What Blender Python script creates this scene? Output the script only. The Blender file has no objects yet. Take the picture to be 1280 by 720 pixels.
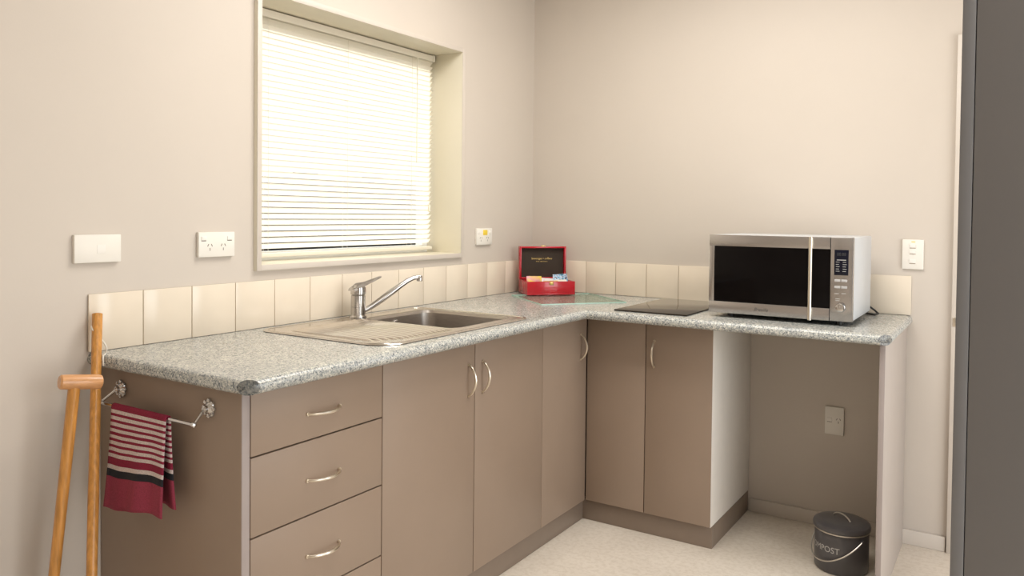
import bpy, bmesh, math, random
from mathutils import Vector, Matrix
random.seed(7)
scene = bpy.context.scene
C = scene.collection
PI = math.pi

# ------------------------------------------------------------------ camera
cam_d = bpy.data.cameras.new('camera')
cam = bpy.data.objects.new('camera', cam_d)
C.objects.link(cam)
scene.camera = cam
F_PX = 990.05
cam_d.sensor_width = 36.0
cam_d.lens = F_PX / 1280 * 36.0
cam_d.shift_x = 5.137 / 1280
cam_d.shift_y = -69.117 / 1280
cam_d.clip_start = 0.05
yaw, pit, rol = 0.5703, -0.0226, 0.0105
d = Vector((-math.sin(yaw) * math.cos(pit), math.cos(yaw) * math.cos(pit), math.sin(pit)))
r = Vector((math.cos(yaw), math.sin(yaw), 0))
u = r.cross(d)
r2 = r * math.cos(rol) + u * math.sin(rol)
u2 = -r * math.sin(rol) + u * math.cos(rol)
M4 = Matrix((r2, u2, -d)).transposed().to_4x4()
M4.translation = (2.0715, -3.461, 1.2779)
cam.matrix_world = M4

# ------------------------------------------------------------------ world, sun, daylight, exposure
scene.view_settings.view_transform = 'Standard'
scene.view_settings.look = 'None'
scene.view_settings.gamma = 1.0
scene.view_settings.use_curve_mapping = False
scene.view_settings.exposure = 0.2

world = bpy.data.worlds.new('world')
scene.world = world
world.use_nodes = True
wn = world.node_tree
for n in list(wn.nodes):
    wn.nodes.remove(n)
sky = wn.nodes.new('ShaderNodeTexSky')
sky.sky_type = 'NISHITA'
sky.sun_disc = False
sky.sun_elevation = math.radians(28)
sky.sun_rotation = math.radians(250)
bg = wn.nodes.new('ShaderNodeBackground')
bg.inputs['Strength'].default_value = 0.16
wo = wn.nodes.new('ShaderNodeOutputWorld')
wn.links.new(sky.outputs[0], bg.inputs['Color'])
wn.links.new(bg.outputs[0], wo.inputs['Surface'])

def light(name, kind, loc, direction, energy, color, sx=1.0, sy=1.0):
    l = bpy.data.lights.new(name, kind)
    l.energy = energy
    l.color = color
    if kind == 'AREA':
        l.shape = 'RECTANGLE'
        l.size, l.size_y = sx, sy
    o = bpy.data.objects.new(name, l)
    C.objects.link(o)
    o.location = loc
    o.rotation_euler = Vector(direction).to_track_quat('-Z', 'Y').to_euler()
    return o

sun = light('sun', 'SUN', (-4, -2, 5), (0.85, 0.36, -0.50), 3.4, (1.0, 0.94, 0.82))
sun.data.angle = math.radians(1.0)
# daylight entering by the glazed door of the right wall
light('daylight_right', 'AREA', (3.58, -1.95, 1.05), (-1, 0, -0.02), 52, (1.0, 0.99, 0.975), 2.7, 1.9)
# ceiling downlight over the kitchen floor
light('ceiling_lamp_kitchen', 'AREA', (1.12, -1.28, 2.50), (0, 0, -1), 29, (1.0, 0.97, 0.92), 1.1, 1.1)
light('rear_fill', 'AREA', (2.6, -3.0, 2.50), (0, 0, -1), 10, (1.0, 0.97, 0.93), 0.9, 0.9)  # unseen fill light added to brighten the left wall and end panel

# ------------------------------------------------------------------ materials
MATS = {}
def nodes_of(name):
    m = bpy.data.materials.new(name)
    m.use_nodes = True
    nt = m.node_tree
    b = nt.nodes['Principled BSDF']
    MATS[name] = m
    return m, nt, b

def coord(nt, scale=(1, 1, 1)):
    tc = nt.nodes.new('ShaderNodeTexCoord')
    mp = nt.nodes.new('ShaderNodeMapping')
    mp.inputs['Scale'].default_value = scale
    nt.links.new(tc.outputs['Object'], mp.inputs['Vector'])
    return mp.outputs['Vector']

def noise(nt, vec, scale, detail=3.0, rough=0.5):
    n = nt.nodes.new('ShaderNodeTexNoise')
    n.inputs['Scale'].default_value = scale
    n.inputs['Detail'].default_value = detail
    n.inputs['Roughness'].default_value = rough
    nt.links.new(vec, n.inputs['Vector'])
    return n.outputs['Fac']

def ramp(nt, fac, stops, interp='LINEAR'):
    rp = nt.nodes.new('ShaderNodeValToRGB')
    rp.color_ramp.interpolation = interp
    e = rp.color_ramp.elements
    while len(e) < len(stops):
        e.new(0.5)
    for k, (p, c) in enumerate(stops):
        e[k].position = p
    for k, (p, c) in enumerate(stops):
        e[k].color = (*c, 1)
    nt.links.new(fac, rp.inputs['Fac'])
    return rp.outputs['Color']

def bump(nt, b, h, strength, dist=0.001):
    bp = nt.nodes.new('ShaderNodeBump')
    bp.inputs['Strength'].default_value = strength
    bp.inputs['Distance'].default_value = dist
    nt.links.new(h, bp.inputs['Height'])
    nt.links.new(bp.outputs['Normal'], b.inputs['Normal'])

def mat(name, col, rough=0.5, metal=0.0, var=0.04, nscale=20.0, bmp=0.0, bscale=200.0, stretch=(1, 1, 1), coat=0.0, spec=0.5):
    m, nt, b = nodes_of(name)
    v = coord(nt, stretch)
    f = noise(nt, v, nscale)
    lo = tuple(max(0, c * (1 - var)) for c in col)
    hi = tuple(min(1, c * (1 + var)) for c in col)
    nt.links.new(ramp(nt, f, [(0.3, lo), (0.7, hi)]), b.inputs['Base Color'])
    b.inputs['Roughness'].default_value = rough
    b.inputs['Metallic'].default_value = metal
    b.inputs['Coat Weight'].default_value = coat
    b.inputs['Specular IOR Level'].default_value = spec
    if bmp:
        bump(nt, b, noise(nt, v, bscale, 2.0), bmp)
    return m

mat('wall_paint', (0.605, 0.54, 0.472), 0.55, var=0.012, nscale=3, bmp=0.12, bscale=260)
mat('ceiling_paint', (0.80, 0.76, 0.70), 0.7, var=0.01)
mat('trim_paint', (0.70, 0.61, 0.52), 0.35, var=0.015, nscale=6)
mat('reveal_paint_sunlit', (0.77, 0.715, 0.58), 0.35, var=0.015, nscale=5)  # cream paint, part of its yellow is sun bounce put into the colour
mat('casing_paint', (0.62, 0.557, 0.49), 0.4, var=0.015)
mat('alu_frame', (0.75, 0.73, 0.68), 0.4, var=0.02)
mat('tile_glaze', (0.77, 0.675, 0.55), 0.16, var=0.02, nscale=9, bmp=0.03, bscale=20)
mat('grout', (0.36, 0.27, 0.17), 0.9, var=0.1, nscale=60)
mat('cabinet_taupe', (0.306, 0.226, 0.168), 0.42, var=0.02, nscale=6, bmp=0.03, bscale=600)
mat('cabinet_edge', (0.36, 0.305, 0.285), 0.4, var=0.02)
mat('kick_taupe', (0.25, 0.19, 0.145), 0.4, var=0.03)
mat('white_melamine', (0.90, 0.85, 0.78), 0.4, var=0.015)
mat('panel_light', (0.45, 0.395, 0.355), 0.35, var=0.015)
mat('carcass_dark', (0.10, 0.075, 0.055), 0.6, var=0.03)
mat('nickel', (0.74, 0.67, 0.56), 0.28, 1.0, var=0.03)
mat('chrome', (0.66, 0.65, 0.64), 0.10, 1.0, var=0.02)
mat('tap_chrome', (0.50, 0.48, 0.46), 0.16, 1.0, var=0.02)
mat('steel', (0.66, 0.62, 0.57), 0.20, 1.0, var=0.05, nscale=60, stretch=(1, 14, 1))
mat('steel_bowl', (0.50, 0.46, 0.42), 0.30, 1.0, var=0.08, nscale=50, stretch=(1, 1, 9))
mat('steel_front', (0.51, 0.49, 0.48), 0.27, 1.0, var=0.05, nscale=80, stretch=(1, 1, 20))
mat('wood', (0.56, 0.255, 0.058), 0.32, var=0.22, nscale=14, stretch=(9, 9, 1.2), coat=0.2)
mat('wood_handle', (0.62, 0.31, 0.13), 0.30, var=0.12, nscale=14, stretch=(9, 1.2, 9), coat=0.2)
mat('cord_white', (0.80, 0.76, 0.68), 0.8)
mat('plate_white', (0.82, 0.78, 0.71), 0.35, var=0.01)
mat('switch_white', (0.84, 0.80, 0.74), 0.3, var=0.01)
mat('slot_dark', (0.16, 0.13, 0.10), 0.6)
mat('sticker_yellow', (0.85, 0.62, 0.06), 0.5)
mat('red_lacquer', (0.50, 0.008, 0.020), 0.22, var=0.06, coat=0.5)
mat('box_lining', (0.040, 0.026, 0.016), 0.8, var=0.1)
mat('gold', (0.85, 0.58, 0.20), 0.25, 1.0)
mat('gold_print', (0.72, 0.50, 0.16), 0.4, 0.3)
mat('black_plastic', (0.012, 0.012, 0.012), 0.4)
mat('black_glass', (0.004, 0.003, 0.003), 0.04, spec=0.10)
mat('hob_glass', (0.020, 0.014, 0.009), 0.03, coat=0.0)
mat('display_glass', (0.006, 0.007, 0.016), 0.08, spec=0.3)
mat('legend_white', (0.50, 0.49, 0.48), 0.5)
mat('shell_white', (0.60, 0.62, 0.64), 0.30, var=0.01)
mat('shell_dark', (0.05, 0.05, 0.05), 0.5)
mat('bin_grey', (0.082, 0.077, 0.080), 0.30, var=0.06, coat=0.15)
mat('bin_print', (0.50, 0.49, 0.47), 0.5)
mat('zinc', (0.62, 0.58, 0.52), 0.35, 1.0)
mat('cupboard_grey', (0.150, 0.142, 0.138), 0.42, var=0.02, nscale=4)
mat('cupboard_edge', (0.160, 0.156, 0.156), 0.45, var=0.02)
mat('rail_white', (0.78, 0.73, 0.62), 0.35, var=0.01)
mat('fence_wood', (0.09, 0.06, 0.04), 0.8, var=0.25, nscale=5)
mat('grass', (0.10, 0.14, 0.05), 0.9, var=0.4, nscale=3)
mat('lamp_diffuser', (0.9, 0.88, 0.84), 0.5)

# floor: cream vinyl with fine flecks
m, nt, b = nodes_of('floor_vinyl')
v = coord(nt)
big = noise(nt, v, 4.0, 3)
fine = noise(nt, v, 55.0, 4, 0.65)
mx = nt.nodes.new('ShaderNodeMix'); mx.data_type = 'RGBA'; mx.blend_type = 'MULTIPLY'
mx.inputs['Factor'].default_value = 1.0
nt.links.new(ramp(nt, big, [(0.3, (0.74, 0.665, 0.57)), (0.7, (0.82, 0.745, 0.645))]), mx.inputs['A'])
nt.links.new(ramp(nt, fine, [(0.38, (0.90, 0.885, 0.86)), (0.56, (1, 1, 1))]), mx.inputs['B'])
nt.links.new(mx.outputs['Result'], b.inputs['Base Color'])
b.inputs['Roughness'].default_value = 0.42
bump(nt, b, fine, 0.15)

# worktop: grey speckled laminate
def granite(name, dark):
    m, nt, b = nodes_of(name)
    v = coord(nt)
    vo = nt.nodes.new('ShaderNodeTexVoronoi')
    vo.inputs['Scale'].default_value = 300
    nt.links.new(v, vo.inputs['Vector'])
    sep = nt.nodes.new('ShaderNodeSeparateColor')
    nt.links.new(vo.outputs['Color'], sep.inputs[0])
    k = dark
    base = ramp(nt, sep.outputs[0], [(0.0, (0.17 * k, 0.18 * k, 0.185 * k)), (0.12, (0.31 * k, 0.32 * k, 0.315 * k)),
                (0.34, (0.44 * k, 0.44 * k, 0.41 * k)), (0.60, (0.56 * k, 0.54 * k, 0.49 * k)), (0.86, (0.70 * k, 0.67 * k, 0.60 * k))], 'CONSTANT')
    f2 = noise(nt, v, 38, 4, 0.6)
    mx = nt.nodes.new('ShaderNodeMix'); mx.data_type = 'RGBA'; mx.blend_type = 'MULTIPLY'
    mx.inputs['Factor'].default_value = 0.55
    nt.links.new(base, mx.inputs['A'])
    nt.links.new(ramp(nt, f2, [(0.35, (0.64, 0.68, 0.72)), (0.62, (1.0, 1.03, 1.02))]), mx.inputs['B'])
    nt.links.new(mx.outputs['Result'], b.inputs['Base Color'])
    b.inputs['Roughness'].default_value = 0.20
    return m
granite('laminate', 1.0)
granite('laminate_cap', 0.42)

# clear green-tinted glass (thin boards and panes)
def glass(name, tint, refl):
    m, nt, b = nodes_of(name)
    nt.nodes.remove(b)
    tr = nt.nodes.new('ShaderNodeBsdfTransparent'); tr.inputs['Color'].default_value = (*tint, 1)
    gl = nt.nodes.new('ShaderNodeBsdfGlossy'); gl.inputs['Roughness'].default_value = 0.02
    lw = nt.nodes.new('ShaderNodeLayerWeight'); lw.inputs['Blend'].default_value = 0.5
    pw = nt.nodes.new('ShaderNodeMath'); pw.operation = 'POWER'; pw.inputs[1].default_value = 5.0
    fr = nt.nodes.new('ShaderNodeMath'); fr.operation = 'MULTIPLY_ADD'; fr.inputs[1].default_value = refl; fr.inputs[2].default_value = 0.02
    nt.links.new(lw.outputs['Facing'], pw.inputs[0]); nt.links.new(pw.outputs[0], fr.inputs[0])
    ms = nt.nodes.new('ShaderNodeMixShader')
    nt.links.new(fr.outputs[0], ms.inputs[0]); nt.links.new(tr.outputs[0], ms.inputs[1]); nt.links.new(gl.outputs[0], ms.inputs[2])
    nt.links.new(ms.outputs[0], nt.nodes['Material Output'].inputs['Surface'])
    return m
glass('board_glass', (0.93, 0.98, 0.955), 0.35)
glass('window_glass', (0.97, 0.98, 0.97), 0.5)
mat('glass_edge', (0.46, 0.66, 0.58), 0.15)

# blind slats: white, lets light through
m, nt, b = nodes_of('slat_vinyl')
b.inputs['Base Color'].default_value = (0.90, 0.86, 0.78, 1)
b.inputs['Roughness'].default_value = 0.4
tl = nt.nodes.new('ShaderNodeBsdfTranslucent'); tl.inputs['Color'].default_value = (0.93, 0.89, 0.81, 1)
ms = nt.nodes.new('ShaderNodeMixShader'); ms.inputs[0].default_value = 0.55
nt.links.new(b.outputs[0], ms.inputs[1]); nt.links.new(tl.outputs[0], ms.inputs[2])
nt.links.new(ms.outputs[0], nt.nodes['Material Output'].inputs['Surface'])

# towel: woven stripes running across it, laid out along its length (v of the UV map)
m, nt, b = nodes_of('towel_cloth')
uvn = nt.nodes.new('ShaderNodeUVMap')
sx = nt.nodes.new('ShaderNodeSeparateXYZ')
nt.links.new(uvn.outputs['UV'], sx.inputs[0])
wht, mar, blk, weave = (0.62, 0.53, 0.50), (0.235, 0.010, 0.038), (0.012, 0.013, 0.018), (0.29, 0.035, 0.066)
stops = [(0.0, mar)]
for k in range(8):
    a = 0.022 + k * 0.062
    stops += [(a, wht), (a + 0.034, mar)]
stops += [(0.565, wht), (0.606, blk), (0.682, weave)]
col = ramp(nt, sx.outputs['Y'], stops, 'CONSTANT')
nz = noise(nt, coord(nt, (1, 1, 1)), 420, 2)
mx = nt.nodes.new('ShaderNodeMix'); mx.data_type = 'RGBA'; mx.blend_type = 'MULTIPLY'; mx.inputs['Factor'].default_value = 0.8
nt.links.new(col, mx.inputs['A'])
nt.links.new(ramp(nt, nz, [(0.3, (0.7, 0.7, 0.7)), (0.7, (1.25, 1.25, 1.25))]), mx.inputs['B'])
nt.links.new(mx.outputs['Result'], b.inputs['Base Color'])
b.inputs['Roughness'].default_value = 0.9
bump(nt, b, nz, 0.4)

# printed sachets
def sachet_mat(name, cols, scale):
    m, nt, b = nodes_of(name)
    f = noise(nt, coord(nt), scale, 2)
    n = len(cols)
    nt.links.new(ramp(nt, f, [(0.30 + 0.40 * k / n, c) for k, c in enumerate(cols)], 'CONSTANT' if n > 3 else 'LINEAR'), b.inputs['Base Color'])
    b.inputs['Roughness'].default_value = 0.3
sachet_mat('sachet_pink', [(0.72, 0.22, 0.34), (0.74, 0.34, 0.32), (0.85, 0.62, 0.10)], 22)
sachet_mat('sachet_blue', [(0.02, 0.03, 0.06), (0.12, 0.36, 0.55), (0.50, 0.62, 0.78), (0.04, 0.05, 0.10), (0.62, 0.68, 0.82)], 55)
sachet_mat('sachet_white', [(0.70, 0.62, 0.66), (0.82, 0.78, 0.78)], 40)
sachet_mat('sachet_cream', [(0.78, 0.70, 0.50), (0.84, 0.80, 0.72)], 40)
sachet_mat('sachet_orange', [(0.50, 0.22, 0.05), (0.80, 0.50, 0.22)], 45)

# ------------------------------------------------------------------ mesh helpers
class MB:
    def __init__(self):
        self.v, self.f, self.mi = [], [], []
    def add(self, vs, fs, mi=0):
        o = len(self.v)
        self.v += [Vector(p) for p in vs]
        self.f += [[i + o for i in f] for f in fs]
        self.mi += [mi] * len(fs)
        return self
    def from_bm(self, bm, mi=0):
        bm.verts.index_update()
        return self.add([v.co.copy() for v in bm.verts], [[v.index for v in f.verts] for f in bm.faces], mi)
    def box(self, x0, x1, y0, y1, z0, z1, bev=0.0, seg=2, mi=0, mtx=None):
        bm = bmesh.new()
        bmesh.ops.create_cube(bm, size=1)
        for v in bm.verts:
            v.co = Vector(((x0 + x1) / 2 + v.co.x * (x1 - x0), (y0 + y1) / 2 + v.co.y * (y1 - y0), (z0 + z1) / 2 + v.co.z * (z1 - z0)))
        if bev:
            bmesh.ops.bevel(bm, geom=list(bm.edges), offset=bev, segments=seg, profile=0.5, affect='EDGES')
        if mtx:
            bmesh.ops.transform(bm, matrix=mtx, verts=bm.verts)
        self.from_bm(bm, mi)
        bm.free()
        return self
    def tube(self, pts, rad, n=12, mi=0, closed=False, cap=True):
        pts = [Vector(p) for p in pts]
        m = len(pts)
        rad = rad if isinstance(rad, (list, tuple)) else [rad] * m
        ref = None
        vs, fs = [], []
        for i, p in enumerate(pts):
            if closed:
                t = pts[(i + 1) % m] - pts[i - 1]
            else:
                t = pts[min(i + 1, m - 1)] - pts[max(i - 1, 0)]
            t.normalize()
            if ref is None:
                ref = Vector((0, 0, 1)) if abs(t.z) < 0.9 else Vector((1, 0, 0))
            a = (ref - t * ref.dot(t)).normalized()
            bb = t.cross(a)
            ref = a
            for k in range(n):
                an = 2 * PI * k / n
                vs.append(p + (a * math.cos(an) + bb * math.sin(an)) * rad[i])
        for i in range(m if closed else m - 1):
            j = (i + 1) % m
            for k in range(n):
                k2 = (k + 1) % n
                fs.append([i * n + k, i * n + k2, j * n + k2, j * n + k])
        if cap and not closed:
            fs.append(list(range(n))[::-1])
            fs.append([(m - 1) * n + k for k in range(n)])
        return self.add(vs, fs, mi)
    def lathe(self, prof, n=32, mi=0, mtx=None):
        # prof: (radius, z) from bottom to top
        vs, fs = [], []
        for (rr, z) in prof:
            for k in range(n):
                a = 2 * PI * k / n
                vs.append(Vector((rr * math.cos(a), rr * math.sin(a), z)))
        for i in range(len(prof) - 1):
            for k in range(n):
                k2 = (k + 1) % n
                fs.append([i * n + k, i * n + k2, (i + 1) * n + k2, (i + 1) * n + k])
        fs.append(list(range(n))[::-1])
        fs.append([(len(prof) - 1) * n + k for k in range(n)])
        if mtx:
            vs = [mtx @ p for p in vs]
        return self.add(vs, fs, mi)
    def build(self, name, mats, parent=None, base=None, smooth=True, angle=35):
        base = Vector(base) if base is not None else Vector((0, 0, 0))
        off = parent_world(parent) if parent is not None else base
        me = bpy.data.meshes.new(name)
        me.from_pydata([v - off for v in self.v], [], self.f)
        mats = mats if isinstance(mats, (list, tuple)) else [mats]
        for mm in mats:
            me.materials.append(MATS[mm])
        if len(mats) > 1:
            me.polygons.foreach_set('material_index', self.mi)
        bm = bmesh.new(); bm.from_mesh(me)
        bmesh.ops.recalc_face_normals(bm, faces=bm.faces)
        bm.to_mesh(me); bm.free()
        if smooth:
            me.polygons.foreach_set('use_smooth', [True] * len(me.polygons))
            me.set_sharp_from_angle(angle=math.radians(angle))
        o = bpy.data.objects.new(name, me)
        C.objects.link(o)
        if parent is not None:
            o.parent = parent
        else:
            o.location = base
        return o

def parent_world(o):
    p = Vector((0, 0, 0))
    while o is not None:
        p += o.location
        o = o.parent
    return p

def tag(o, label=None, cat=None, group=None, kind=None):
    if label: o['label'] = label
    if cat: o['category'] = cat
    if group: o['group'] = group
    if kind: o['kind'] = kind
    return o

def thing(name, loc, label, cat, group=None, kind=None):
    o = bpy.data.objects.new(name, None)
    o.empty_display_size = 0.05
    C.objects.link(o)
    o.location = loc
    return tag(o, label, cat, group, kind)

def text_mesh(txt, size, shear=0.0, extrude=0.0):
    cu = bpy.data.curves.new('txt', 'FONT')
    cu.body = txt; cu.size = size; cu.shear = shear; cu.extrude = extrude
    cu.align_x = 'CENTER'; cu.align_y = 'CENTER'
    cu.resolution_u = 3
    o = bpy.data.objects.new('txt', cu)
    C.objects.link(o)
    bpy.context.view_layer.update()
    me = bpy.data.meshes.new_from_object(o)
    vs = [v.co.copy() for v in me.vertices]
    fs = [list(p.vertices) for p in me.polygons]
    bpy.data.objects.remove(o); bpy.data.curves.remove(cu); bpy.data.meshes.remove(me)
    return vs, fs

def arc(c, a, b, rad, t0, t1, n):
    c, a, b = Vector(c), Vector(a), Vector(b)
    return [c + (a * math.cos(t0 + (t1 - t0) * k / n) + b * math.sin(t0 + (t1 - t0) * k / n)) * rad for k in range(n + 1)]

def rrect(x0, x1, y0, y1, rad, n=8):
    pts = []
    rs = rad if isinstance(rad, (list, tuple)) else [rad] * 4
    for (cx, cy, a0, rr) in ((x1 - rs[0], y1 - rs[0], 0, rs[0]), (x0 + rs[1], y1 - rs[1], PI / 2, rs[1]),
                             (x0 + rs[2], y0 + rs[2], PI, rs[2]), (x1 - rs[3], y0 + rs[3], 1.5 * PI, rs[3])):
        for k in range(n + 1):
            a = a0 + PI / 2 * k / n
            pts.append((cx + rr * math.cos(a), cy + rr * math.sin(a)))
    return pts

def fill_ring(outer, hole, z):
    bm = bmesh.new()
    for loop in (outer, hole):
        vs = [bm.verts.new((x, y, z)) for x, y in loop]
        for i in range(len(vs)):
            bm.edges.new((vs[i], vs[(i + 1) % len(vs)]))
    bmesh.ops.triangle_fill(bm, edges=list(bm.edges), use_beauty=True)
    return bm

# ------------------------------------------------------------------ measures
ZB = 0.90            # worktop height
TH = 0.036           # worktop thickness
D, D2 = 0.642, 0.646 # worktop depths, left and right run
E1 = -2.297          # left end of the left run
L2 = 1.7386          # right end of the right run
FX, FY = 0.578, -0.512   # door planes
KX, KY = 0.557, -0.490   # kickboard planes
TW, TT = 0.15663, 0.008
ZT = ZB + 0.155
CT = ZB - TH         # cabinet tops
RX, RY, RZ = 3.60, -5.0, 2.52

# ------------------------------------------------------------------ the room
tag(MB().box(-0.25, RX + 0.2, RY - 0.2, 0.2, -0.08, 0.0).build('floor', 'floor_vinyl', base=(1.8, -2.5, 0)), 'cream speckled vinyl floor', None, None, 'structure')
tag(MB().box(-0.25, RX + 0.2, RY - 0.2, 0.2, RZ, RZ + 0.1).build('ceiling', 'ceiling_paint', base=(1.8, -2.5, RZ)), 'off-white flat ceiling', None, None, 'structure')
WY0, WY1, WZ0, WZ1 = -1.752, -0.618, 1.088, 2.006     # outside of the window casing
w = MB()
w.box(-0.22, 0, RY, WY0 + 0.004, 0, RZ)
w.box(-0.22, 0, WY1 - 0.004, 0, 0, RZ)
w.box(-0.22, 0, WY0 + 0.004, WY1 - 0.004, 0, WZ0 + 0.004)
w.box(-0.22, 0, WY0 + 0.004, WY1 - 0.004, WZ1 - 0.004, RZ)
wall_left = tag(w.build('wall_left', 'wall_paint', base=(0, -2.5, 0), smooth=False), 'beige painted wall with the window', None, None, 'structure')
wall_back = tag(MB().box(-0.22, RX, 0, 0.2, 0, RZ).build('wall_back', 'wall_paint', base=(1.8, 0, 0), smooth=False), 'beige painted wall behind the microwave', None, None, 'structure')
w = MB()
w.box(RX, RX + 0.2, RY, -3.40, 0, RZ); w.box(RX, RX + 0.2, -0.50, 0.2, 0, RZ)
w.box(RX, RX + 0.2, -3.40, -0.50, 2.15, RZ); w.box(RX, RX + 0.2, -3.40, -0.50, 0, 0.06)
tag(w.build('wall_right', 'wall_paint', base=(RX, -2.5, 0), smooth=False), 'beige painted wall with a glazed door opening', None, None, 'structure')
w = MB()
w.box(-0.22, RX + 0.2, RY - 0.2, RY, 0, RZ)
tag(w.build('wall_rear', 'wall_paint', base=(1.8, RY, 0), smooth=False), 'beige painted wall behind the camera', None, None, 'structure')
tag(MB().box(-14, -0.23, -12, 9, -0.25, -0.2).build('lawn', 'grass', base=(-7, -2, -0.2)), 'green lawn outside the window', None, None, 'structure')

added_fence = thing('added_fence', (-3.4, -2, -0.2), 'dark brown unseen palings added outside to darken the blind gaps', None, None, 'structure')  # unseen, added so the gaps between the slats look dark
for k in range(60):
    yk = -9 + k * 0.30
    MB().box(-3.42, -3.40, yk, yk + 0.29, -0.2, 1.62 + 0.01 * (k % 3)).build('paling', 'fence_wood', added_fence, smooth=False)
# skirting on the back wall and on the left wall
tag(MB().box(1.120, 1.868, -0.012, 0, 0, 0.058, 0.003).build('baseboard_back', 'casing_paint', base=(1.5, 0, 0)), 'low cream skirting board', None, None, 'structure')
tag(MB().box(0, 0.012, RY, E1 + 0.03, 0, 0.058, 0.003).build('baseboard_left', 'casing_paint', base=(0, -3.5, 0)), 'low cream skirting board', None, None, 'structure')
# door jamb strip at the right of the back wall, with its strike plate
t1 = tag(MB().box(1.872, 1.945, -0.020, 0, 0, 1.975, 0.002).build('trim_1', 'casing_paint', base=(1.9, 0, 0)), 'cream upright door trim', None, None, 'structure')
MB().box(1.876, 1.890, -0.0225, -0.019, 0.872, 0.905, 0.001).build('strike_plate', 'nickel', t1)

# tiles of the splashback: parts of the walls
def tile_row(parent, spots, left):
    for (a0, a1) in spots:
        m = MB()
        if left:
            m.box(0.0015, TT, a0, a1, ZB + 0.001, ZT, 0.0016)
        else:
            m.box(a0, a1, -TT, -0.0015, ZB + 0.001, ZT, 0.0016)
        m.build('tile', 'tile_glaze', parent)
G = 0.0011
tl0 = 0.2613
ys = [-(tl0 + k * TW) for k in range(14)]
spots = [(ys[k + 1] + G, ys[k] - G) for k in range(13)]
spots += [(ys[0] + G, ys[0] + TW - G), (ys[0] + TW + G, -TT - 0.001)]
tile_row(wall_left, spots, True)
xs = [0.3124 + k * TW for k in range(-1, 10)]
spots = [(xs[k] + G, xs[k + 1] - G) for k in range(0, 9) if xs[k + 1] < L2]
xl = max(s[1] for s in spots) + 2 * G
spots += [(0.009, xs[0] - G), (xl, 1.732)]
tile_row(wall_back, spots, False)
MB().box(0, 0.0042, E1 + 0.004, -0.002, ZB + 0.001, ZT - 0.002).build('grout', 'grout', wall_left)
MB().box(0.002, 1.728, -0.0042, 0, ZB + 0.001, ZT - 0.002).build('grout', 'grout', wall_back)

# ------------------------------------------------------------------ window and its casing
win = thing('window_1', (0, (WY0 + WY1) / 2, WZ0), 'deep cream window casing with a clear pane behind the blind', None, None, 'structure')
cb = 0.019
XF, XB = 0.017, -0.175
MB().box(XB, XF - 0.002, WY0, WY0 + cb, WZ0, WZ1, 0.0015).build('window_jamb', 'reveal_paint_sunlit', win)
MB().box(XB, XF - 0.002, WY1 - cb, WY1, WZ0, WZ1, 0.0015).build('window_jamb', 'reveal_paint_sunlit', win)
MB().box(XB, XF - 0.002, WY0 + cb, WY1 - cb, WZ1 - cb, WZ1, 0.0015).build('window_head', 'reveal_paint_sunlit', win)
MB().box(XB, XF - 0.002, WY0 + cb, WY1 - cb, WZ0, WZ0 + cb, 0.0015).build('window_sill', 'reveal_paint_sunlit', win)
m = MB()
m.box(XF - 0.002, XF, WY0, WY0 + cb, WZ0, WZ1, 0.0008); m.box(XF - 0.002, XF, WY1 - cb, WY1, WZ0, WZ1, 0.0008)
m.box(XF - 0.002, XF, WY0 + cb, WY1 - cb, WZ0, WZ0 + cb, 0.0008); m.box(XF - 0.002, XF, WY0 + cb, WY1 - cb, WZ1 - cb, WZ1, 0.0008)
m.build('window_casing', 'casing_paint', win)
m = MB()
a, bq = WY0 + 0.006, WY1 - 0.006
m.box(-0.215, -0.176, a, a + 0.045, WZ0 + 0.006, WZ1 - 0.006); m.box(-0.215, -0.176, bq - 0.045, bq, WZ0 + 0.006, WZ1 - 0.006)
m.box(-0.215, -0.176, a + 0.045, bq - 0.045, WZ0 + 0.006, WZ0 + 0.05); m.box(-0.215, -0.176, a + 0.045, bq - 0.045, WZ1 - 0.05, WZ1 - 0.006)
m.build('window_frame', 'alu_frame', win)
if True:
    MB().box(-0.198, -0.194, a + 0.045, bq - 0.045, WZ0 + 0.05, WZ1 - 0.05).build('window_pane', 'window_glass', win)

# ------------------------------------------------------------------ venetian blind
BX = -0.145
BY0, BY1 = WY0 + cb + 0.006, WY1 - cb - 0.012
zi1 = WZ1 - cb
blind = thing('venetian_blind', (BX, (BY0 + BY1) / 2, WZ0 + cb), 'white horizontal slat blind drawn down over the window', 'blind')
MB().box(BX - 0.014, BX + 0.014, BY0, BY1 - 0.012, zi1 - 0.030, zi1 - 0.004, 0.002).build('headrail', 'rail_white', blind)
m = MB().box(BX - 0.016, BX + 0.017, BY1 - 0.012, BY1 + 0.002, zi1 - 0.031, zi1 - 0.003, 0.002)
m.build('end_cap', 'rail_white', blind)
tilt = math.radians(49)
half, N = 0.0125, 6
dirv = Vector((math.cos(tilt), 0, math.sin(tilt)))      # inner edge up, outer edge down
nrm = Vector((-math.sin(tilt), 0, math.cos(tilt)))
vs, fs = [], []
for k in range(N + 1):
    s = -1 + 2 * k / N
    q = dirv * (s * half) + nrm * (0.0020 * (1 - s * s))
    for yy in ((BY0 + 0.004), (BY1 - 0.004)):
        vs.append((q.x, yy - (BY0 + BY1) / 2, q.z))
for k in range(N):
    fs.append([2 * k, 2 * k + 1, 2 * k + 3, 2 * k + 2])
z_top, z_bot, pitch = zi1 - 0.044, WZ0 + cb + 0.040, 0.0212
ns = int((z_top - z_bot) / pitch) + 1
slat0 = None
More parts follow.
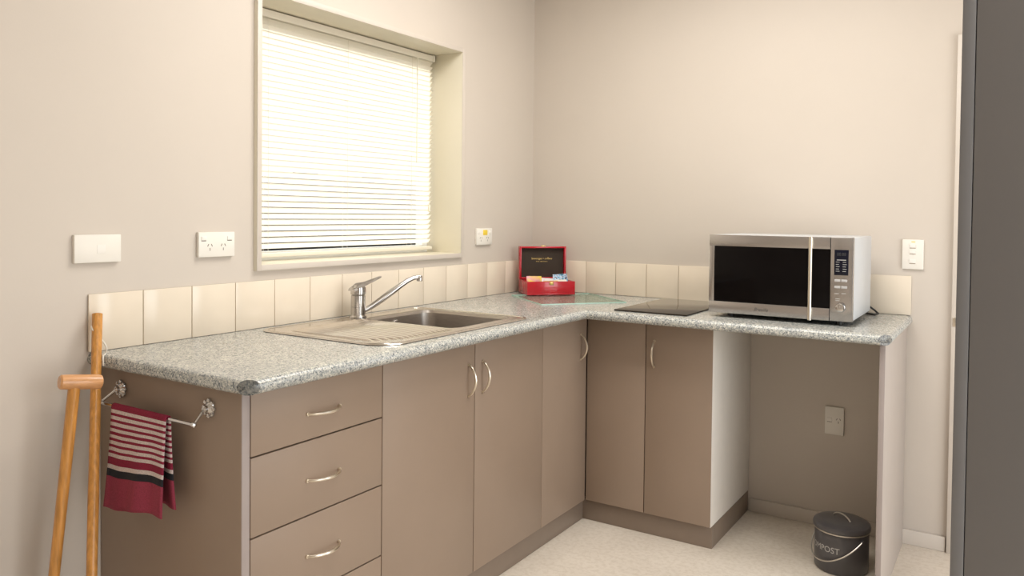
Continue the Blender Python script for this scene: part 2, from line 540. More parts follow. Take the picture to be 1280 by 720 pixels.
for k in range(ns):
    if slat0 is None:
        o = MB().add([Vector(p) for p in vs], fs)
        me = bpy.data.meshes.new('slat')
        me.from_pydata(vs, [], fs)
        me.materials.append(MATS['slat_vinyl'])
        me.polygons.foreach_set('use_smooth', [True] * len(me.polygons))
        slat0 = bpy.data.objects.new('slat', me)
        so = slat0
    else:
        so = slat0.copy()
    C.objects.link(so)
    so.parent = blind
    so.location = (0, 0, z_top - k * pitch - blind.location.z)
zr = WZ0 + cb + 0.012
MB().box(BX - 0.012, BX + 0.012, BY0 + 0.003, BY1 - 0.003, zr, zr + 0.015, 0.003).build('bottom_rail', 'rail_white', blind)
for yy in (-1.58, -1.19, -0.80):
    m = MB()
    for dx in (-0.0125, 0.0125):
        m.tube([(BX + dx, yy, zr + 0.012), (BX + dx, yy, zi1 - 0.03)], 0.0007, 5)
    m.build('ladder_cord', 'rail_white', blind)
MB().tube([(BX + 0.022, -0.778, zi1 - 0.032), (BX + 0.022, -0.778, 1.50)], 0.0028, 6).build('tilt_wand', 'rail_white', blind)
lc = MB().tube([(BX + 0.022, -0.690, zi1 - 0.03), (BX + 0.022, -0.689, 1.32)], 0.0010, 5).build('lift_cord', 'rail_white', blind)
MB().lathe([(0.002, 0), (0.006, 0.004), (0.0045, 0.03), (0.002, 0.036)], 10, mtx=Matrix.Translation((BX + 0.022, -0.689, 1.287))).build('tassel', 'rail_white', lc)

# ------------------------------------------------------------------ worktop
HX0, HX1, HY0, HY1 = 0.095, 0.558, -1.415, -0.994
rr, cc = TH / 2, TH + 0.0008
def outline(i):
    return [(0, 0), (0, E1 + i), (D - (cc - i), E1 + i), (D - i, E1 + cc - i), (D - i, -D2 + i),
            (L2 - (cc - i), -D2 + i), (L2 - i, -D2 + cc - i), (L2 - i, 0)]
m = MB()
NL = 10
prev = None
for k in range(NL + 1):
    an = -PI / 2 + PI * k / NL
    ring = [(x, y, ZB - rr + rr * math.sin(an)) for x, y in outline(rr * (1 - math.cos(an)))]
    if prev:
        for q in range(8):
            q2 = (q + 1) % 8
            m.add([prev[q], prev[q2], ring[q2], ring[q]], [[0, 1, 2, 3]], 1 if q in (2, 5) else 0)
    prev = ring
hole = [(HX0, HY0), (HX1, HY0), (HX1, HY1), (HX0, HY1)]
for z in (ZB, ZB - TH):
    bm = fill_ring(outline(rr), hole, z); m.from_bm(bm); bm.free()
for q in range(4):
    a0, a1 = hole[q], hole[(q + 1) % 4]
    m.add([(*a0, ZB), (*a1, ZB), (*a1, ZB - TH), (*a0, ZB - TH)], [[0, 1, 2, 3]])
wt = m.build('worktop', ['laminate', 'laminate_cap'], base=(0.4, -0.4, ZB - TH), angle=50)
bm = bmesh.new(); bm.from_mesh(wt.data); bmesh.ops.remove_doubles(bm, verts=bm.verts, dist=1e-5); bmesh.ops.recalc_face_normals(bm, faces=bm.faces); bm.to_mesh(wt.data); bm.free()
wt.data.set_sharp_from_angle(angle=math.radians(50))
tag(wt, 'grey speckled L-shaped laminate worktop with rounded front edge', 'worktop')

# ------------------------------------------------------------------ cabinets
DT = 0.018
def bow_handle(parent, c, axis, out, length=0.104, proj=0.029, rad=0.0040):
    c, axis, out = Vector(c), Vector(axis), Vector(out)
    pts = []
    n = 14
    for k in range(n + 1):
        s = -1 + 2 * k / n
        pts.append(c + axis * (s * length / 2) + out * (proj * (1 - s * s) ** 0.75 + 0.001))
    m = MB().tube(pts, [rad * (0.85 + 0.25 * (1 - abs(-1 + 2 * k / n))) for k in range(n + 1)], 8)
    for s in (-1, 1):
        p = c + axis * (s * length / 2)
        m.tube([p - out * 0.0005, p + out * 0.004], rad * 1.25, 8)
    return m.build('handle', 'nickel', parent)

def carcass(parent, x0, x1, y0, y1, z0, z1, t=0.016, skip=(), mt='carcass_dark'):
    m = MB()
    if 'x0' not in skip: m.box(x0, x0 + t, y0, y1, z0, z1)
    if 'x1' not in skip: m.box(x1 - t, x1, y0, y1, z0, z1)
    if 'y0' not in skip: m.box(x0, x1, y0, y0 + t, z0, z1)
    if 'y1' not in skip: m.box(x0, x1, y1 - t, y1, z0, z1)
    m.box(x0, x1, y0, y1, z0, z0 + t)
    return m.build('body', mt, parent, smooth=False)

ZD0, ZD1 = 0.090, CT - 0.004
KZ = 0.088
# drawer unit with its end panel
PY0, PY1 = -2.262, -2.238
unit = thing('drawer_cabinet', (0.3, -2.01, 0), 'taupe drawer cabinet with four stacked drawers at the worktop end', 'cabinet')
MB().box(0.003, FX, PY0, PY1, 0.0, CT - 0.0005, 0.0012).build('end_panel', 'cabinet_taupe', unit)
MB().box(FX - 0.0005, FX + 0.0012, PY0 + 0.001, PY1 - 0.001, 0.002, CT - 0.001, 0.0005).build('edge_strip', 'cabinet_edge', unit)
carcass(unit, 0.004, FX - DT - 0.002, PY1 + 0.001, -1.7785, KZ, CT - 0.002, skip=('x1',))
for (z0, z1, hz) in ((0.7045, ZD1, 0.770), (0.5125, 0.7005, 0.601), (0.3115, 0.5085, 0.408), (ZD0, 0.3075, 0.205)):
    dr = MB().box(FX - DT, FX, PY1 + 0.003, -1.780, z0, z1, 0.0012).build('drawer', 'cabinet_taupe', unit)
    bow_handle(dr, (FX, -2.004, hz), (0, 1, 0), (1, 0, 0), 0.112)

unit = thing('sink_cabinet', (0.3, -1.33, 0), 'taupe two-door cabinet under the sink', 'cabinet')
carcass(unit, 0.004, FX - DT - 0.002, -1.7775, -0.8795, KZ, CT - 0.002, skip=('x1',))
for (y0, y1, hy) in ((-1.7765, -1.3265, -1.362), (-1.3230, -0.8790, -1.282)):
    dr = MB().box(FX - DT, FX, y0, y1, ZD0, ZD1, 0.0012).build('door', 'cabinet_taupe', unit)
    bow_handle(dr, (FX, hy, 0.736), (0, 0, 1), (1, 0, 0))

unit = thing('corner_cabinet', (0.3, -0.3, 0), 'taupe L-shaped corner cabinet with a folding two-leaf door', 'cabinet')
m = MB()
m.box(0.004, 0.54, -0.8785, -0.8625, KZ, CT - 0.002); m.box(0.004, 0.020, -0.8625, -0.004, KZ, CT - 0.002)
m.box(0.020, 0.8385, -0.020, -0.004, KZ, CT - 0.002); m.box(0.8225, 0.8385, -0.47, -0.020, KZ, CT - 0.002)
m.box(0.020, 0.54, -0.8625, -0.020, KZ, KZ + 0.016); m.box(0.54, 0.8225, -0.47, -0.020, KZ, KZ + 0.016)
m.build('body', 'carcass_dark', unit, smooth=False)
dr = MB().box(FX - DT, FX, -0.8772, FY - 0.0045, ZD0, ZD1, 0.0012).build('door', 'cabinet_taupe', unit)
bow_handle(dr, (FX, -0.571, 0.739), (0, 0, 1), (1, 0, 0))
MB().box(FX + 0.0015, 0.8380, FY, FY + DT, ZD0, ZD1, 0.0012).build('door', 'cabinet_taupe', unit)
MB().box(FX - 0.030, FX - 0.0185, FY - 0.004, FY + 0.03, ZD0 + 0.005, ZD1 - 0.005).build('corner_post', 'carcass_dark', unit)

unit = thing('narrow_cabinet', (0.97, -0.25, 0), 'narrow taupe single-door cabinet with a pale side, beside the open bay', 'cabinet')
carcass(unit, 0.8400, 1.0965, FY + DT + 0.002, -0.004, KZ, CT - 0.002, skip=('y0',))
MB().box(1.0970, 1.1130, FY + 0.001, -0.002, KZ + 0.001, CT - 0.0005, 0.0008).build('side_panel', 'white_melamine', unit)
dr = MB().box(0.8415, 1.1120, FY - 0.0015, FY + DT - 0.0015, ZD0, ZD1, 0.0012).build('door', 'cabinet_taupe', unit)
bow_handle(dr, (0.876, FY - 0.0015, 0.733), (0, 0, 1), (0, -1, 0))

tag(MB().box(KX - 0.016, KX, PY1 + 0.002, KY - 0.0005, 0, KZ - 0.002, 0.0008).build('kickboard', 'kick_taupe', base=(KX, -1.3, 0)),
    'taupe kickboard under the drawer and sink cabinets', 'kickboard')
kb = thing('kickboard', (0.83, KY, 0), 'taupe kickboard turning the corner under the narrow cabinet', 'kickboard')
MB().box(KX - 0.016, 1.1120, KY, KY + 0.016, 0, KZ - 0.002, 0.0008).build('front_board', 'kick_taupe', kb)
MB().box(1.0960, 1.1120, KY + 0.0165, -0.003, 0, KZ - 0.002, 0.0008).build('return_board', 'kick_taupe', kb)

ep = thing('support_panel', (1.71, -0.3, 0), 'pale upright panel carrying the right end of the worktop', 'panel')
MB().box(1.7030, 1.7210, -0.617, -0.013, 0.0, CT - 0.0005, 0.001).build('board', 'panel_light', ep)
MB().box(1.7035, 1.7205, -0.6185, -0.6165, 0.001, CT - 0.001, 0.0005).build('edge_strip', 'cabinet_edge', ep)

# ------------------------------------------------------------------ sink
SX0, SX1, SY0, SY1 = 0.050, 0.588, -1.778, -0.984
sink = thing('sink', (0.32, -1.39, ZB), 'stainless steel sink with a ribbed drainer let into the worktop', 'sink')
bx0, bx1, by0, by1 = 0.125, 0.532, -1.388, -1.012
outer = rrect(SX0, SX1, SY0, SY1, [0.05, 0.05, 0.05, 0.09])
inner = rrect(bx0, bx1, by0, by1, 0.055)
m = MB()
zt = ZB + 0.0045
bm = fill_ring(outer, inner, zt); m.from_bm(bm); bm.free()
mid = rrect(SX0 + 0.006, SX1 - 0.006, SY0 + 0.006, SY1 - 0.006, [0.045, 0.045, 0.045, 0.085])
lo = [(x, y, ZB + 0.0020) for x, y in rrect(SX0 - 0.002, SX1 + 0.002, SY0 - 0.002, SY1 + 0.002, [0.052, 0.052, 0.052, 0.092])]
hi = [(x, y, zt) for x, y in outer]
n = len(hi)
m.add(hi + lo, [[k, (k + 1) % n, n + (k + 1) % n, n + k] for k in range(n)])
m.build('drainer_board', 'steel', sink)
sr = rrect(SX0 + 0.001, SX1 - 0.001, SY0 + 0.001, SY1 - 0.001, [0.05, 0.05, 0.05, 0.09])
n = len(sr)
MB().add([(x, y, ZB + 0.0001) for x, y in sr] + [(x, y, ZB + 0.0040) for x, y in sr], [[k, (k + 1) % n, n + (k + 1) % n, n + k] for k in range(n)]).build('edge_shadow_ring', 'slot_dark', sink)  # dark ring standing in for the gap shadow under the sink edge
# raised rolled rim round the whole sink and round the bowl
MB().tube([(x, y, zt) for x, y in rrect(SX0 + 0.010, SX1 - 0.010, SY0 + 0.010, SY1 - 0.010, [0.042, 0.042, 0.042, 0.082])], 0.0022, 8, closed=True).build('rim', 'steel', sink)
m = MB()
rings = []
for (ins, z, rad) in ((-0.002, zt + 0.0005, 0.057), (0.003, zt - 0.002, 0.052), (0.006, zt - 0.012, 0.05), (0.012, ZB - 0.12, 0.046), (0.028, ZB - 0.150, 0.04), (0.06, ZB - 0.158, 0.03), (0.15, ZB - 0.162, 0.01)):
    rings.append([(x, y, z) for x, y in rrect(bx0 + ins, bx1 - ins, by0 + ins, by1 - ins, rad)])
n = len(rings[0])
for k in range(len(rings) - 1):
    m.add(rings[k] + rings[k + 1], [[q, (q + 1) % n, n + (q + 1) % n, n + q] for q in range(n)])
m.add(rings[-1], [list(range(n))])
bowl = m.build('bowl', 'steel_bowl', sink)
MB().lathe([(0.036, 0), (0.036, 0.002), (0.028, 0.003), (0.02, 0.001)], 24, mtx=Matrix.Translation((0.32, -1.205, ZB - 0.1615))).build('drain', 'chrome', bowl)
MB().lathe([(0.013, 0), (0.013, 0.002), (0.010, 0.003)], 16, mtx=Matrix.Translation((bx0 + 0.0085, -1.205, ZB - 0.030)) @ Matrix.Rotation(PI / 2, 4, 'Y')).build('overflow', 'chrome', bowl)
m = MB()
for k in range(15):
    yy = -1.724 + k * 0.0222
    x0 = 0.125 if k > 1 else 0.14
    x1 = 0.555 if k > 3 else 0.500 + 0.014 * k
    m.tube([(x0, yy, zt - 0.0070), (x0 + 0.02, yy, zt - 0.001), (x1 - 0.03, yy, zt - 0.001), (x1, yy, zt - 0.0070)], 0.0062, 10)
m.build('drainer_ridges', 'steel', sink)
# mixer tap
tp = Vector((0.090, -1.362, zt + 0.0005))
tap = thing('mixer_tap', tp, 'chrome single-lever mixer tap with a long swivel spout', 'tap')
T = Matrix.Translation(tp)
MB().lathe([(0.031, 0), (0.031, 0.003), (0.026, 0.008), (0.0258, 0.012), (0.0258, 0.037), (0.0250, 0.0375), (0.0250, 0.039), (0.0258, 0.0395), (0.0258, 0.078), (0.0245, 0.079)], 28, mtx=T).build('tap_body', 'tap_chrome', tap)
ld = Vector((0.28, 0.96, 0)).normalized()
hd = MB()
ML = Matrix.Translation(tp + Vector((0, 0, 0.0805))) @ Matrix.Rotation(math.atan2(ld.y, ld.x), 4, 'Z')
hd.lathe([(0.0245, 0), (0.0275, 0.003), (0.0280, 0.016), (0.0265, 0.027), (0.019, 0.034), (0.004, 0.036)], 28, mtx=ML)
vs, fs = [], []
secs = [(-0.028, 0.024, 0.014, 0.022), (0.0, 0.024, 0.026, 0.040), (0.03, 0.016, 0.036, 0.044), (0.06, 0.0125, 0.0465, 0.0525), (0.088, 0.010, 0.0575, 0.0615), (0.093, 0.006, 0.060, 0.063)]
for (q, hw, z0, z1) in secs:
    vs += [ML @ Vector((q, -hw, z0)), ML @ Vector((q, hw, z0)), ML @ Vector((q, hw * 0.8, z1)), ML @ Vector((q, -hw * 0.8, z1))]
for k in range(len(secs) - 1):
    for q in range(4):
        fs.append([4 * k + q, 4 * k + (q + 1) % 4, 4 * k + 4 + (q + 1) % 4, 4 * k + 4 + q])
fs += [[3, 2, 1, 0], [4 * len(secs) - 4 + q for q in range(4)]]
hd.add(vs, fs)
hd.build('lever', 'tap_chrome', tap)
sd = Vector((0.46, 0.89, 0)).normalized()
P = lambda q, z: tp + sd * q + Vector((0, 0, z))
spt = [P(0.018, 0.020), P(0.05, 0.036), P(0.09, 0.0605), P(0.13, 0.087), P(0.165, 0.110), P(0.19, 0.125), P(0.21, 0.1335), P(0.228, 0.137), P(0.238, 0.137)]
sp = MB().tube(spt, [0.0085, 0.0105, 0.0118, 0.0118, 0.0100, 0.0092, 0.0088, 0.0086, 0.0086], 14).build('spout', 'tap_chrome', tap)
MB().lathe([(0.0095, 0), (0.0115, 0.002), (0.0115, 0.018), (0.0095, 0.021)], 16, mtx=Matrix.Translation(P(0.238, 0.1215))).build('aerator', 'tap_chrome', sp)

# ------------------------------------------------------------------ hob, glass board
hob = thing('ceramic_hob', (0.878, -0.31, ZB), 'flat dark glass hob set on the worktop beside the microwave', 'hob')
MB().box(0.729, 1.030, -0.578, -0.048, ZB + 0.0002, ZB + 0.0062, 0.0015).build('glass_plate', 'hob_glass', hob)

gb = thing('glass_board', (0.378, -0.323, ZB), 'clear green-edged square glass board lying in the worktop corner', 'glass board')
ang = math.atan2(0.311, 0.252)
GM = Matrix.Translation((0.378, -0.323, 0)) @ Matrix.Rotation(ang, 4, 'Z')
gs = 0.1975
MB().box(-gs + 0.001, gs - 0.001, -gs + 0.001, gs - 0.001, ZB + 0.0016, ZB + 0.0056, mtx=GM).build('glass_sheet', 'board_glass', gb)
m = MB()
for (x0, x1, y0, y1) in ((-gs, gs, -gs, -gs + 0.001), (-gs, gs, gs - 0.001, gs), (-gs, -gs + 0.001, -gs + 0.001, gs - 0.001), (gs - 0.001, gs, -gs + 0.001, gs - 0.001)):
    m.box(x0, x1, y0, y1, ZB + 0.0014, ZB + 0.0058, mtx=GM)
m.build('polished_edge', 'glass_edge', gb)
for sx_ in (-1, 1):
    for sy_ in (-1, 1):
        MB().lathe([(0.006, 0), (0.006, 0.0012)], 12, mtx=GM @ Matrix.Translation((sx_ * 0.175, sy_ * 0.175, ZB + 0.0003))).build('foot', 'cord_white', gb)

# ------------------------------------------------------------------ red tea box with sachets
ba = math.radians(47)
BW, BD, BH, ZBX = 0.234, 0.150, 0.062, ZB + 0.0060
fc = Vector((0.2485, -0.237, 0))       # middle of the front edge
BM = Matrix.Translation((fc.x, fc.y, ZBX)) @ Matrix.Rotation(ba, 4, 'Z')
box = thing('tea_box', (BM @ Vector((0, BD / 2, 0))), 'open red lacquered box with a dark lining standing on the glass board', 'box')
t = 0.009
m = MB()
hw = BW / 2
m.box(-hw, hw, 0, BD, 0, 0.006, 0.001, mtx=BM)
m.box(-hw, hw, 0, t, 0.004, BH, 0.0015, mtx=BM); m.box(-hw, hw, BD - t, BD, 0.004, BH, 0.0015, mtx=BM)
m.box(-hw, -hw + t, t - 0.001, BD - t + 0.001, 0.004, BH, 0.0015, mtx=BM); m.box(hw - t, hw, t - 0.001, BD - t + 0.001, 0.004, BH, 0.0015, mtx=BM)
tray = m.build('tray', 'red_lacquer', box)
MB().box(-hw + t, hw - t, t, BD - t, 0.006, 0.0075, mtx=BM).build('tray_lining', 'box_lining', tray)
# lid standing upright on the rear edge
LZ0, LZ1, LT = BH + 0.001, BH + 0.001 + 0.158, 0.034
m = MB()
m.box(-hw, hw, BD + LT - 0.022, BD + LT - 0.016, LZ0, LZ1, 0.001, mtx=BM)
m.box(-hw, -hw + t, BD - 0.012, BD + LT - 0.021, LZ0, LZ1, 0.0015, mtx=BM); m.box(hw - t, hw, BD - 0.012, BD + LT - 0.021, LZ0, LZ1, 0.0015, mtx=BM)
m.box(-hw + t - 0.001, hw - t + 0.001, BD - 0.012, BD + LT - 0.021, LZ1 - t, LZ1, 0.0015, mtx=BM); m.box(-hw + t - 0.001, hw - t + 0.001, BD - 0.012, BD + LT - 0.021, LZ0, LZ0 + t, 0.0015, mtx=BM)
lid = m.build('lid', 'red_lacquer', box)
MB().box(-hw + t, hw - t, BD + LT - 0.0245, BD + LT - 0.0222, LZ0 + t, LZ1 - t, mtx=BM).build('lid_lining', 'box_lining', lid)
yl = BD + LT - 0.0249
for (txt, size, zz, nm) in (('beverages \u2022 coffees', 0.0135, LZ0 + 0.098, 'lettering'), ('fine selection', 0.0062, LZ0 + 0.084, 'lettering')):
    tv, tf = text_mesh(txt, size)
    wd = max(v.x for v in tv) - min(v.x for v in tv)
    k = (0.103 if size > 0.01 else 0.056) / wd
    MB().add([BM @ Vector((v.x * k, yl, zz + v.y)) for v in tv], tf).build(nm, 'gold_print', lid, smooth=False)
MB().box(-0.012, 0.012, BD - 0.016, BD - 0.010, LZ1 - 0.001, LZ1 + 0.004, 0.001, mtx=BM).build('clasp_hook', 'gold', lid)
m = MB().box(-0.010, 0.010, -0.0025, 0.001, BH - 0.016, BH - 0.002, 0.001, mtx=BM)
m.lathe([(0.003, 0), (0.003, 0.004), (0.001, 0.005)], 10, mtx=BM @ Matrix.Translation((0, -0.002, BH - 0.009)) @ Matrix.Rotation(PI / 2, 4, 'X'))
m.build('clasp', 'gold', tray)
for sx_ in (-1, 1):
    MB().tube([BM @ Vector((sx_ * 0.07 - 0.012, BD - 0.004, BH + 0.0005)), BM @ Vector((sx_ * 0.07 + 0.012, BD - 0.004, BH + 0.0005))], 0.0022, 8).build('hinge', 'gold', box)

def sachet(name, cx, cy, cz, wdt, hgt, tiltx, rotz, roll, mt, label, cat='sachet'):
    mtx = BM @ Matrix.Translation((cx, cy, cz)) @ Matrix.Rotation(rotz, 4, 'Z') @ Matrix.Rotation(tiltx, 4, 'X') @ Matrix.Rotation(roll, 4, 'Y')
    nx, nz = 8, 6
    m = MB()
    for side in (-1, 1):
        vs = []
        for i in range(nx + 1):
            for j in range(nz + 1):
                a, bb = -1 + 2 * i / nx, -1 + 2 * j / nz
                puff = 0.0048 * max(0.0, (1 - a ** 4)) * max(0.0, (1 - bb ** 4)) + 0.0005
                wob = 0.0006 * math.sin(9 * a + 4 * bb)
                vs.append(mtx @ Vector((a * wdt / 2, side * puff + wob, bb * hgt / 2)))
        fs = [[i * (nz + 1) + j, (i + 1) * (nz + 1) + j, (i + 1) * (nz + 1) + j + 1, i * (nz + 1) + j + 1] for i in range(nx) for j in range(nz)]
        m.add(vs, fs)
    o = m.build(name, mt, base=mtx.translation)
    return tag(o, label, cat, 'sachets in the red box')
sachet('tea_sachet', -0.066, 0.060, 0.053, 0.074, 0.062, -0.30, 0.02, 0.02, 'sachet_pink', 'pink and yellow sachet at the left in the red box')
sachet('tea_sachet', 0.070, 0.078, 0.062, 0.072, 0.060, -0.40, -0.05, -0.07, 'sachet_blue', 'blue sachet with dark round print at the right in the red box')
sachet('tea_sachet', 0.005, 0.072, 0.046, 0.070, 0.058, -0.55, 0.04, 0.06, 'sachet_white', 'plain whitish sachet in the middle of the red box')
sachet('tea_sachet', 0.062, 0.044, 0.046, 0.064, 0.052, -0.75, -0.03, -0.03, 'sachet_cream', 'cream sachet in front of the blue one in the red box')
sachet('tea_sachet', 0.012, 0.030, 0.047, 0.074, 0.046, -0.9, 0.05, 0.0, 'sachet_orange', 'orange-brown sachet lying behind the clasp of the red box')

# ------------------------------------------------------------------ microwave
MX0, MX1, MY0, MY1, MZ0, MZ1 = 1.091, 1.600, -0.510, -0.105, 0.917, 1.211
mw = thing('microwave', ((MX0 + MX1) / 2, (MY0 + MY1) / 2, ZB), 'stainless steel microwave with a black door window on the worktop', 'microwave')
MB().box(MX0 + 0.003, MX1, MY0 + 0.024, MY1, MZ0 + 0.002, MZ1, 0.004).build('body', 'shell_white', mw)
MB().box(MX0 + 0.008, MX1 - 0.005, MY0 + 0.03, MY1 - 0.005, MZ0 - 0.002, MZ0 + 0.004).build('underside', 'shell_dark', mw)
for (fx_, fy_) in ((MX0 + 0.07, MY0 + 0.05), (MX1 - 0.05, MY0 + 0.05), (MX0 + 0.07, MY1 - 0.05), (MX1 - 0.05, MY1 - 0.05)):
    MB().lathe([(0.010, 0), (0.012, 0.002), (0.012, MZ0 - ZB - 0.0015)], 12, mtx=Matrix.Translation((fx_, fy_, ZB + 0.0003))).build('foot', 'black_plastic', mw)
DX1 = 1.5245       # door / control panel seam
wx0, wx1, wz0, wz1 = 1.111, 1.5243, 0.960, 1.169
door = MB()
yb = MY0 + 0.0235
door.box(MX0, DX1, MY0, yb, wz1, MZ1, 0.001); door.box(MX0, DX1, MY0, yb, MZ0, wz0, 0.001)
door.box(MX0, wx0, MY0, yb, wz0 - 0.001, wz1 + 0.001, 0.001)
dr = door.build('door', 'steel_front', mw)
MB().box(wx0 + 0.0003, wx1, MY0 + 0.0012, yb - 0.001, wz0 + 0.0003, wz1 - 0.0003, 0.0005).build('door_window', 'black_glass', dr)
m = MB().tube([(1.4615, MY0 - 0.017, MZ0 - 0.001), (1.4615, MY0 - 0.017, MZ1 - 0.001)], 0.0068, 12)
for zz in (MZ0 + 0.02, MZ1 - 0.02):
    m.tube([(1.4615, MY0 - 0.017, zz), (1.4615, MY0 + 0.001, zz)], 0.005, 8)
m.build('door_handle', 'nickel', dr)
tv, tf = text_mesh('Breville', 0.017, 0.35)
MB().add([Vector((1.287 + v.x, MY0 - 0.0004, 0.938 + v.y)) for v in tv], tf).build('maker_name', 'shell_dark', dr, smooth=False)
cp = MB().box(DX1 + 0.0015, MX1, MY0, yb, MZ0, MZ1, 0.0025).build('control_panel', 'steel_front', mw)
MB().box(1.5385, 1.5850, MY0 - 0.0006, MY0 + 0.002, 1.079, 1.168, 0.0004).build('display', 'display_glass', cp)
m = MB()
for j, zz in enumerate((1.124, 1.116, 1.108, 1.100, 1.092)):
    for (x0, x1) in ((1.544, 1.556 - 0.002 * (j % 2)), (1.566, 1.579 - 0.002 * ((j + 1) % 2))):
        m.box(x0, x1, MY0 - 0.0010, MY0 - 0.0005, zz, zz + 0.0015)
m.box(1.547, 1.577, MY0 - 0.0010, MY0 - 0.0005, 1.131, 1.1335)
m.build('display_legend', 'legend_white', cp)
tv, tf = text_mesh('88:88', 0.016)
MB().add([Vector((1.5618 + v.x * 0.85, MY0 - 0.0008, 1.152 + v.y)) for v in tv], tf).build('display_digits', 'shell_dark', cp, smooth=False)
for (x0, z0) in ((1.5400, 1.056), (1.5625, 1.056), (1.5400, 1.033), (1.5625, 1.033)):
    MB().box(x0, x0 + 0.0195, MY0 - 0.0022, MY0 + 0.001, z0, z0 + 0.0085, 0.0008).build('button', 'legend_white', cp)
m = MB()
for (x0, x1, z0) in ((1.541, 1.556, 1.0135), (1.564, 1.579, 1.0145), (1.545, 1.560, 0.995), (1.545, 1.558, 0.989)):
    m.box(x0, x1, MY0 - 0.0005, MY0 + 0.001, z0, z0 + 0.0018)
m.build('panel_print', 'legend_white', cp)
m = MB().lathe([(0.0165, 0), (0.0165, 0.010), (0.0150, 0.014), (0.013, 0.015)], 28, mtx=Matrix.Translation((1.5620, MY0 - 0.0002, 0.966)) @ Matrix.Rotation(PI / 2, 4, 'X'))
m.box(1.5605, 1.5635, MY0 - 0.0165, MY0 - 0.0145, 0.968, 0.980, 0.0003)
m.build('knob', 'chrome', cp)
MB().tube([(1.585, MY1 - 0.001, 0.945), (1.592, MY1 + 0.020, 0.935), (1.612, MY1 + 0.034, 0.918), (1.626, MY1 + 0.022, 0.9075), (1.618, MY1 - 0.004, 0.9048), (1.595, MY1 + 0.012, 0.9048), (1.54, MY1 + 0.05, 0.9048), (1.45, MY1 + 0.06, 0.9048)], 0.0038, 8).build('power_cord', 'black_plastic', mw)

# ------------------------------------------------------------------ wall plates
def plate(name, label, cat, c, ux, nrm, wdt, hgt, thick=0.010, group=None):
    """c centre on the wall, ux horizontal direction, nrm out of the wall; returns (thing, frame matrix)"""
    ux, nrm = Vector(ux), Vector(nrm)
    mtx = Matrix((ux, Vector((0, 0, 1)), nrm)).transposed().to_4x4()
    mtx.translation = Vector(c)
    o = thing(name, c, label, cat, group)
    MB().box(-wdt / 2, wdt / 2, -hgt / 2, hgt / 2, 0.0002, thick, 0.002, mtx=mtx).build('cover_plate', 'plate_white', o)
    return o, mtx, thick
def pbox(o, mtx, x0, x1, z0, z1, d0, d1, name, mt, bev=0.0005):
    return MB().box(x0, x1, z0, z1, d0, d1, bev, mtx=mtx).build(name, mt, o)
def slots(o, mtx, cx, cz, th):
    for (dx, dz, a) in ((-0.0065, 0.004, 0.5), (0.0065, 0.004, -0.5), (0.0, -0.0085, 0.0)):
        R = mtx @ Matrix.Translation((cx + dx, cz + dz, 0)) @ Matrix.Rotation(-a, 4, 'Z')
        MB().box(-0.0011, 0.0011, -0.0042, 0.0042, th - 0.001, th + 0.0003, mtx=R).build('socket_slot', 'slot_dark', o)

yL, nL = (0, 1, 0), (1, 0, 0)
o, mtx, th = plate('blank_wall_plate', 'wide white blank plate with a small square, left of the double socket', 'wall plate', (0, -2.2735, 1.1765), yL, nL, 0.128, 0.075, 0.013)
pbox(o, mtx, -0.004, 0.020, -0.014, 0.010, th - 0.001, th + 0.0006, 'blank_insert', 'switch_white')
o, mtx, th = plate('double_socket', 'white double power socket with two switches left of the window', 'socket', (0, -1.9005, 1.178), yL, nL, 0.130, 0.076, 0.013)
for (sx_, cx) in ((-1, -0.0255), (1, 0.0225)):
    slots(o, mtx, cx, -0.006, th)
    x0 = -0.056 if sx_ < 0 else 0.037
    pbox(o, mtx, x0, x0 + 0.017, 0.013, 0.025, th - 0.001, th + 0.0022, 'rocker_switch', 'switch_white')
    pbox(o, mtx, x0, x0 + 0.017, 0.0105, 0.0128, th - 0.001, th + 0.0004, 'painted_switch_shadow', 'slot_dark')  # dark strip as the painted shadow below the rocker
o, mtx, th = plate('stickered_socket', 'small white socket with a yellow sticker right of the window', 'socket', (0, -0.447, 1.177), yL, nL, 0.124, 0.076, 0.012)
slots(o, mtx, -0.030, -0.010, th); slots(o, mtx, 0.022, -0.010, th)
pbox(o, mtx, -0.014, 0.022, 0.006, 0.030, th - 0.001, th + 0.0005, 'sticker', 'sticker_yellow')
pbox(o, mtx, 0.034, 0.050, 0.012, 0.026, th - 0.001, th + 0.0022, 'rocker_switch', 'switch_white')
pbox(o, mtx, -0.054, -0.038, 0.012, 0.026, th - 0.001, th + 0.0022, 'rocker_switch', 'switch_white')
o, mtx, th = plate('light_switch', 'tall white light switch with small rockers right of the microwave', 'light switch', (1.735, 0, 1.140), (1, 0, 0), (0, -1, 0), 0.075, 0.116, 0.010)
for zz in (0.026, 0.003, -0.034):
    pbox(o, mtx, -0.012, 0.010, zz, zz + 0.015, th - 0.001, th + 0.0026, 'rocker_switch', 'switch_white')
    pbox(o, mtx, -0.012, 0.010, zz - 0.0028, zz - 0.0004, th - 0.001, th + 0.0004, 'painted_switch_shadow', 'grout')  # brown strip, the rocker's shadow put in as colour
pbox(o, mtx, -0.006, 0.008, 0.047, 0.0505, th - 0.001, th + 0.0003, 'indicator', 'sticker_yellow')
o, mtx, th = plate('bay_socket', 'upright white power socket on the wall inside the open bay', 'socket', (1.4600, 0, 0.4455), (1, 0, 0), (0, -1, 0), 0.073, 0.114, 0.010)
slots(o, mtx, 0.016, 0.004, th)
pbox(o, mtx, -0.028, -0.009, -0.004, 0.012, th - 0.001, th + 0.0022, 'rocker_switch', 'switch_white')
pbox(o, mtx, -0.028, -0.009, -0.0066, -0.0042, th - 0.001, th + 0.0004, 'painted_switch_shadow', 'slot_dark')  # rocker shadow painted as a dark strip

